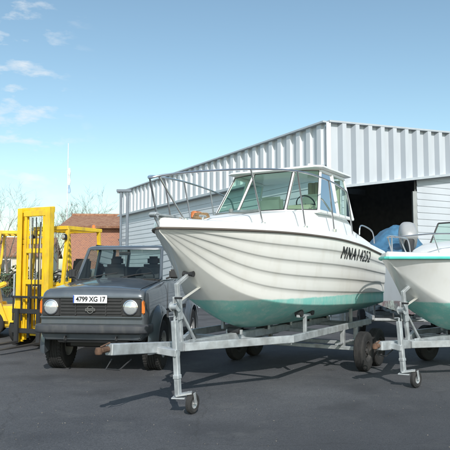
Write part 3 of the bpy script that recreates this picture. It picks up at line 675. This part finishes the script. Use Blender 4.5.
for sg in (-1,1):
    b.beam((sg*.45,.38,.95),(sg*.45,.55,2.5),.06,.08); b.beam((sg*.44,1.72,1.15),(sg*.44,1.6,2.5),.06,.08); b.beam((sg*.45,.5,2.5),(sg*.45,1.68,2.5),.07,.08)
b.beam((-.45,.52,2.5),(.45,.52,2.5),.08,.08); b.beam((-.45,1.66,2.5),(.45,1.66,2.5),.08,.08)
for y in (.68,.82,.96,1.1,1.24,1.38,1.52): b.beam((-.45,y,2.5),(.45,y,2.5),.03,.05)
b.build('overhead_guard',fk,YEL)
b=MB(); b.box((0,1.3,1.22),(.5,.45,.14),None,0,.04); b.box((0,1.55,1.55),(.48,.14,.62),(-.15,0,0),0,.05); b.build('seat',fk,BLACKP)
b=MB(); b.lathe([(.16,0),(.18,.0),(.18,.02),(.16,.02)],(0,.78,1.48),(0,-.5,.85),24,closed=True); b.cyl((0,.6,1.2),(0,.78,1.48),.02); b.cyl((.18,.6,1.2),(.2,.62,1.45),.01);b.box((0,.78,1.485),(.33,.03,.02)); b.build('steering_wheel',fk,BLACKP)
for sg in (-1,1):
    wheel(fk,(sg*.54,.35,.35),.35,.22,.18,(1,0,0),sg,'fork',YEL); wheel(fk,(sg*.44,1.75,.29),.29,.18,.15,(1,0,0),sg,'forkr',YEL)
    b=MB(); b.box((sg*.45,.44,2.3),(.12,.08,.12),None,0,.02); b.lathe([(.05,0),(.04,.02),(0,.025)],(sg*.45,.4,2.3),(0,-1,0),16,m=1); b.build('work_lamp',fk,[BLACKP,LENS])
b=MB(); b.lathe([(.05,0),(.045,.08),(.02,.1),(0,.1)],(.3,1.6,2.54),(0,0,1),16); b.build('beacon',fk,ORANGE)
b=MB(); b.cyl((-.3,1.95,1.48),(.3,1.95,1.48),.15,n=20); b.build('gas_bottle',fk,M('grey_gas_bottle',(.35,.36,.36),.5,.2))
fk2=thing('forklift',(-6.0,14.6,0),rad(-76),'second yellow forklift turned sideways, solid body and guard visible','forklift','forklifts in the yard')
def copytree(src,dst):
    for c in list(src.children):
        n=c.copy(); col.objects.link(n); n.parent=dst; copytree(c,n)
copytree(fk,fk2)

# ------------------------------------------------------------------ shed
shed=thing('shed',(3.15,18,0),0,'white metal-clad workshop with ribbed fascia and open door','shed')
U=Vector((.876,.482,0)); U.normalize(); V=Vector((-U.y,U.x,0))
NF=-V; NL=-U
def ribs(b,P,d,nrm,L,z0a,z0b,z1a,z1b,per=.54,rw=.27,dp=.12,sl=.09,side_shade=0):
    xs=[];x=0;ms=[]
    while x<L-per:
        xs+=[(x,0),(x+per-rw,0),(x+per-rw+sl,dp),(x+per-sl*.3,dp)]; ms+=[0,side_shade,0,side_shade]; x+=per  # both sloped sides of a rib take the painted-shade slot
    xs+=[(x,0),(L,0)]; ms+=[0]
    lo=[];hi=[]
    for x,o in xs:
        t=x/L; p=P+d*x+nrm*o
        lo.append((p.x,p.y,z0a+(z0b-z0a)*t)); hi.append((p.x,p.y,z1a+(z1b-z1a)*t))
    n0=len(b.m); b.loft([lo,hi],closed=False,caps=(False,False))
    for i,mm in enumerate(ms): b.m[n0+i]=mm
def clad(b,P,d,nrm,L,z0,z1a,z1b,h=.22,dp=.02,m=0):
    z=z0; zs=[]
    top=max(z1a,z1b)
    while z<top: zs+=[(z,dp),(min(z+h-.015,top),.002),(min(z+h-.013,top),dp)]; z+=h
    a=[];c=[]
    for z,o in zs:
        p=P+nrm*o; q=P+d*L+nrm*o
        a.append((p.x,p.y,min(z,z1a))); c.append((q.x,q.y,min(z,z1b)))
    b.loft([a,c],closed=False,caps=(False,False),m=m)
O=Vector((0,0,0))
ft0,ft1=6.04,6.41; fb0,fb1=4.08,5.3; LF=8.; LS=19.
b=MB(); ribs(b,O+NF*.12,U,NF,LF,fb0,fb1,ft0,ft1,.52,.27,.13,.09,side_shade=1)
b.build('ribbed_fascia',shed,[SHEETF,RIBSHADE],recalc=False,angle=20)
b=MB(); ribs(b,O+NL*.12+V*LS,-V,NL,LS,4.75,4.75,ft0,ft0,dp=.09,sl=.05)
b.build('ribbed_fascia',shed,SHEET,recalc=False,angle=20)
b=MB()
def bm3(p,q,w,h): b.beam(p,q,w,h,bev=.004)
bm3(O+NF*.15+NL*.15+Vector((0,0,ft0+.02)),O+NF*.15+U*LF+Vector((0,0,ft1+.02)),.22,.06)
bm3(O+NL*.15+NF*.1+Vector((0,0,ft0+.025)),O+NL*.15+V*LS+Vector((0,0,ft0+.025)),.26,.06)
bm3(O+NF*.17+Vector((0,0,fb0-.02)),O+NF*.17+U*LF+Vector((0,0,fb1-.02)),.26,.08)
bm3(O+NL*.14+Vector((0,0,4.72)),O+NL*.14+V*LS+Vector((0,0,4.72)),.2,.1)
b.beam(O+NL*.12+NF*.14+Vector((0,0,fb0-.05)),O+NL*.12+NF*.14+Vector((0,0,ft0)),.14,.14,bev=.004)
b.build('flashing',shed,M('light_grey_flashing',(.52,.56,.6),.4,.2,.08))
b=MB()
clad(b,O+V*LS,-V,NL,LS,0,4.75,4.75); 
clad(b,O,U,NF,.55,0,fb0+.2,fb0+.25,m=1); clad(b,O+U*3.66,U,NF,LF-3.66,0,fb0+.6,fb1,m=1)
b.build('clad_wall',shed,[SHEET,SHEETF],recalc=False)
b=MB()
p1=O+U*LF; p2=p1+V*LS; p3=O+V*LS
for a,c in ((p1,p2),(p2,p3)): b.slab([a,c,c+Vector((0,0,ft0)),a+Vector((0,0,ft0))],.1)
b.slab([O+NL*-.12+V*.1,p3+U*.12,p3+U*.12+Vector((0,0,4.7)),O+U*.12+V*.1+Vector((0,0,4.7))],.03)
b.slab([p1*.458+V*.08,p1+V*.08,p1+V*.08+Vector((0,0,4.8)),p1*.458+V*.08+Vector((0,0,4.8))],.03)
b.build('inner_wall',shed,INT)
b=MB(); b.slab([O+Vector((0,0,ft0-.05)),p1+Vector((0,0,ft1-.05)),p2+Vector((0,0,ft1+.4)),p3+Vector((0,0,ft0-.05))],.1); b.build('roof',shed,M('roof_sheet',(.45,.46,.47),.5))
b=MB(); 
for t in (.6,3.6): b.beam(O+U*t+V*.05,O+U*t+V*.05+Vector((0,0,4.2)),.14,.14)
for k in range(4):
    q=V*(3+4*k); b.beam(O+U*.3+q+Vector((0,0,5.2)),O+U*7.7+q+Vector((0,0,5.2)),.15,.25)
for k in range(4):
    q=V*(2+3*k); b.beam(O+U*2.2+q+Vector((0,0,0)),O+U*2.2+q+Vector((0,0,5.2)),.1,.1)
b.build('door_frame',shed,M('grey_steel_frame',(.3,.32,.33),.5,.3))
for p,h in ((O+NL*.2+V*18.5,4.7),(O+NF*.2+U*.25,4.1)):
    b=MB(); b.cyl(p,p+Vector((0,0,h)),.06,n=12); b.build('downpipe',shed,GALV)
sp=thing('steel_post',(-3.42,20.2,0),0,'grey steel post with bracket standing beside the white shed','post')
b=MB(); b.beam((-.1,0,0),(-.1,0,4.25),.07,.07); b.beam((.12,0,0),(.12,0,4.2),.09,.09); b.box((0,0,4.28),(.5,.14,.09),None,0,.01); b.box((0,0,2.6),(.3,.06,.1)); b.build('post',sp,M('grey_post_paint',(.17,.2,.24),.5,.3))
b=MB(); b.box((0,0,.03),(.5,.4,.06),None,0,.01); b.build('base_plate',sp,CONC)

# ------------------------------------------------------------------ brick house
def brick_mat():
    m,t,b=nt('red_brick'); N=t.nodes;L=t.links
    tc=N.new('ShaderNodeTexCoord'); sp=N.new('ShaderNodeSeparateXYZ'); L.new(tc.outputs['Object'],sp.inputs[0]); cx=N.new('ShaderNodeCombineXYZ'); L.new(sp.outputs['X'],cx.inputs['X']); L.new(sp.outputs['Z'],cx.inputs['Y'])
    br=N.new('ShaderNodeTexBrick'); br.inputs['Scale'].default_value=3.2; br.inputs['Color1'].default_value=(.42,.17,.1,1); br.inputs['Color2'].default_value=(.32,.13,.09,1); br.inputs['Mortar'].default_value=(.4,.34,.28,1); br.inputs['Mortar Size'].default_value=.02
    L.new(cx.outputs[0],br.inputs['Vector']); L.new(br.outputs['Color'],b.inputs['Base Color']); b.inputs['Roughness'].default_value=.9
    return m
def tile_mat():
    m,t,b=nt('roof_tiles'); N=t.nodes;L=t.links
    tc=N.new('ShaderNodeTexCoord'); wv=N.new('ShaderNodeTexWave'); wv.bands_direction='X'; wv.inputs['Scale'].default_value=1.6; wv.inputs['Distortion'].default_value=.4; L.new(tc.outputs['Object'],wv.inputs['Vector'])
    no=N.new('ShaderNodeTexNoise'); no.inputs['Scale'].default_value=4; no.inputs['Detail'].default_value=6; L.new(tc.outputs['Object'],no.inputs['Vector'])
    r=N.new('ShaderNodeValToRGB'); r.color_ramp.elements[0].position=.3;r.color_ramp.elements[1].position=.7; r.color_ramp.elements[0].color=(.3,.13,.08,1); r.color_ramp.elements[1].color=(.5,.29,.18,1); L.new(no.outputs['Fac'],r.inputs['Fac']); L.new(r.outputs[0],b.inputs['Base Color'])
    bp=N.new('ShaderNodeBump'); bp.inputs['Strength'].default_value=1; bp.inputs['Distance'].default_value=.08; L.new(wv.outputs['Fac'],bp.inputs['Height']); L.new(bp.outputs[0],b.inputs['Normal']); b.inputs['Roughness'].default_value=.9
    return m
TILE=tile_mat(); BRICK=brick_mat()
def house(hs,w,d,h,rh,wm,rm,wins,sill):
    b=MB(); b.box((0,d/2,h/2),(w,d,h)); 
    for sg in (-1,1): b.slab([(sg*w/2,0,h),(sg*w/2,d,h),(sg*w/2,d/2,h+rh-.1)],.05)
    b.build('wall',hs,wm)
    b=MB(); o=.4
    for sg in (0,1):
        y0=-o if sg==0 else d+o
        zz=h-o*rh/(d/2)
        P=[(-w/2-o,y0,zz),(w/2+o,y0,zz),(w/2+o,d/2,h+rh),(-w/2-o,d/2,h+rh)]
        b.slab(P if sg==0 else P[::-1],.14)
    b.cyl((-w/2-o,d/2,h+rh+.02),(w/2+o,d/2,h+rh+.02),.12,n=10)
    b.build('roof',hs,rm)
    for x,z,ww,hh in wins:
        q=MB(); q.box((x,-.01,z),(ww,.06,hh),None,0); 
        wdw=q.build('window',hs,M('dark_window',(.05,.06,.07),.15,0,.1))
        q=MB(); 
        for dx in (-ww/2,0,ww/2): q.box((x+dx,-.05,z),(.07,.06,hh+.07))
        for dz in (-hh/2,hh/2): q.box((x,-.055,z+dz),(ww+.1,.06,.07))
        q.build('window_frame',wdw,PLATE)
        q=MB(); q.box((x,-.1,z-hh/2-.09),(ww+.3,.22,.08)); q.build('sill',wdw,CONC)
hs=thing('brick_building',(-6.9,38,0),rad(4),'low red-brick building with orange tiled roof beyond the yard','building')
house(hs,6.2,8,4.45,.95,BRICK,TILE,((-1.8,1.2,1.0,.8),),1)
hs2=thing('house',(-24,60,0),rad(8),'pale rendered house with tiled roof far behind the forklifts','house')
house(hs2,12,9,3.2,1.8,M('pale_render',(.62,.58,.5),.9,0,.1,1),TILE,((-3,2,1.2,1.3),(2,2,1.2,1.3)),1)

fn=thing('fence',(-10,27,0),rad(2),'low green wire fence along the back of the yard','fence')
for i in range(18):
    b=MB(); b.beam((-8+i*.95,0,0),(-8+i*.95,0,1.5),.06,.06); b.build('fence_post',fn,GALV)
b=MB()
for i in range(160): b.beam((-8+i*.1,.0,.2),(-8+i*.1,.0,1.45),.008,.008,bev=0)
for z in (.2,.8,1.4): b.beam((-8,0,z),(8.15,0,z),.02,.03)
w=b.build('fence_wire',fn,M('green_wire',(.05,.12,.08),.6)); w['kind']='stuff'

# ------------------------------------------------------------------ trees (bare)
BARK=M('bark',(.2,.17,.145),.95,0,.35,12,bump=.6,bscale=25)
def bare_tree(loc,h,seed,lab):
    r=random.Random(seed); T=thing('tree',loc,r.random()*6,lab,'tree','bare winter trees'); tk=MB(); cr=MB()
    def grow(p,d,L,rad_,lv):
        n=4; pts=[p]; rs=[rad_]; q=p; dd=d
        for i in range(n):
            dd=(dd+Vector((r.uniform(-.16,.16),r.uniform(-.16,.16),r.uniform(-.04,.14)))).normalized(); q=q+dd*L/n; pts.append(q); rs.append(rad_*(1-.55*(i+1)/n))
        (tk if lv<2 else cr).tube(pts,rs,7 if lv<2 else 3,caps=False)
        if lv>=5: return
        k=[5,4,4,3,3][lv]
        for i in range(k):
            t=r.uniform(.35 if lv else .45,1.); idx=min(n-1,int(t*n)); pp=pts[idx].lerp(pts[idx+1],t*n-idx)
            a=r.uniform(0,6.28); u=dd.orthogonal().normalized(); w=dd.cross(u); s=r.uniform(.45,.95)
            nd=(dd+(u*math.cos(a)+w*math.sin(a))*s+Vector((0,0,.12))).normalized()
            grow(pp,nd,L*r.uniform(.55,.75),max(.006,rs[idx]*.5),lv+1)
    grow(Vector((0,0,0)),Vector((0,0,1)),h*.42,h*.016,0)
    tk.build('trunk',T,BARK); cr.build('crown',T,BARK)
bare_tree((-11.8,45,0),8.6,3,'bare winter tree with fine grey-brown twigs behind the brick building')
bare_tree((-17.2,48,0),8.8,11,'bare winter tree standing behind the forklifts')
bare_tree((-15.2,52,0),6.8,21,'small bare winter tree beside the pale house')
bare_tree((-13.0,47,0),7.4,33,'bare winter tree beside the banner pole')
def bush(loc,sx,sz,seed,lab):
    r=random.Random(seed); T=thing('bush',loc,0,lab,'bush','evergreen bushes')
    b=MB(); 
    for i in range(8): a=r.random()*6.28; b.tube([(0,0,0),(math.cos(a)*sx*.3,math.sin(a)*sx*.3,sz*.5),(math.cos(a)*sx*.6,math.sin(a)*sx*.6,sz*.8)],[.06,.04,.02],5)
    b.build('trunk',T,BARK)
    b=MB(); cl=[(Vector((r.gauss(0,.45)*sx,r.gauss(0,.4)*sx,sz*r.uniform(.2,.85))),r.uniform(.25,.5)*sz*.7) for _ in range(12)]
    for c,rr_ in cl:
        for _ in range(320):
            d=Vector((r.gauss(0,1),r.gauss(0,1),r.gauss(0,1))).normalized()*rr_*r.uniform(.6,1.05)
            p=c+d
            if p.z<.02: continue
            u=Vector((r.gauss(0,1),r.gauss(0,1),r.gauss(0,1))).normalized(); w=u.orthogonal().normalized(); s=r.uniform(.05,.1)
            b.add([p-u*s,p+w*s*.5,p+u*s,p-w*s*.5],[(0,1,2,3)])
    b.build('crown',T,M('leaf_green',(.07,.085,.035),.7,0,.6,3),recalc=False)
bush((-9.4,33,0),1.6,1.6,1,'low evergreen bush in front of the brick building')
bush((-13.,36,0),2.2,1.9,2,'evergreen bush behind the yellow forklifts')
fp=thing('banner_pole',(-11.9,45,0),0,'tall thin white pole with furled pale blue banner','pole')
b=MB(); b.cyl((0,0,0),(0,0,11.2),.06,.03,n=10); b.build('pole',fp,PLATE)
b=MB(); R=[]
for k,z in enumerate(np.linspace(7.4,9.3,14)): R.append([(.06+(.13+.05*math.sin(k*1.3))*math.cos(a)*.7+.06,.08*math.sin(a)+.04*math.sin(k),z) for a in np.linspace(0,6.28,10,endpoint=False)])
b.loft(R[:5],m=0); b.loft(R[4:],m=1); b.build('banner',fp,[M('blue_cloth',(.35,.5,.68),.8),PLATE])

# ------------------------------------------------------------------ light, world, camera
to_sun=Vector((.12,-.80,.58)).normalized()
sl=bpy.data.lights.new('sun','SUN'); sl.energy=3.8; sl.angle=rad(.5); sl.color=(1,.96,.90)
so=bpy.data.objects.new('sun',sl); col.objects.link(so); so.rotation_euler=to_sun.to_track_quat('Z','Y').to_euler(); so.location=(0,-5,20)
W=bpy.data.worlds.new('World'); scene.world=W; W.use_nodes=True; N=W.node_tree.nodes; L=W.node_tree.links
bg=N['Background']; bg.inputs['Strength'].default_value=.15
sk=N.new('ShaderNodeTexSky'); sk.sky_type='NISHITA'; sk.sun_disc=False; sk.sun_elevation=math.asin(to_sun.z); sk.sun_rotation=math.atan2(to_sun.x,to_sun.y)
sk.air_density=1.; sk.dust_density=1.; sk.ozone_density=1.
tn=N.new('ShaderNodeMixRGB'); tn.blend_type='MULTIPLY'; tn.inputs['Fac'].default_value=1; tn.inputs['Color2'].default_value=(1.15,1.25,1.12,1); L.new(sk.outputs[0],tn.inputs['Color1'])
tc=N.new('ShaderNodeTexCoord'); mp=N.new('ShaderNodeMapping'); mp.inputs['Scale'].default_value=(9,9,24); mp.inputs['Location'].default_value=(1.3,.4,.2); L.new(tc.outputs['Generated'],mp.inputs['Vector'])
no=N.new('ShaderNodeTexNoise'); no.inputs['Scale'].default_value=1.7; no.inputs['Detail'].default_value=9; no.inputs['Roughness'].default_value=.58; L.new(mp.outputs[0],no.inputs['Vector'])
r=N.new('ShaderNodeValToRGB'); r.color_ramp.elements[0].position=.53; r.color_ramp.elements[1].position=.75; r.color_ramp.elements[1].color=(.85,.85,.85,1); L.new(no.outputs['Fac'],r.inputs['Fac'])
sx=N.new('ShaderNodeSeparateXYZ'); L.new(tc.outputs['Generated'],sx.inputs[0])
mr=N.new('ShaderNodeMapRange'); mr.inputs['From Min'].default_value=-.2; mr.inputs['From Max'].default_value=-.3; mr.inputs['To Min'].default_value=0; mr.inputs['To Max'].default_value=1; L.new(sx.outputs['X'],mr.inputs['Value'])
mu=N.new('ShaderNodeMath'); mu.operation='MULTIPLY'; L.new(mr.outputs[0],mu.inputs[0]); L.new(r.outputs[0],mu.inputs[1])
mx=N.new('ShaderNodeMixRGB'); mx.inputs['Color2'].default_value=(6.2,6.35,6.45,1); L.new(mu.outputs[0],mx.inputs['Fac']); L.new(tn.outputs[0],mx.inputs['Color1']); L.new(mx.outputs[0],bg.inputs['Color'])
cam=bpy.data.cameras.new('camera'); cam.lens=48; cam.sensor_width=36; cam.clip_end=3000
co=bpy.data.objects.new('camera',cam); col.objects.link(co); co.location=(0,0,1.6); co.rotation_euler=(rad(94.29),0,0); scene.camera=co
scene.view_settings.view_transform='Standard'; scene.view_settings.look='None'; scene.view_settings.exposure=0
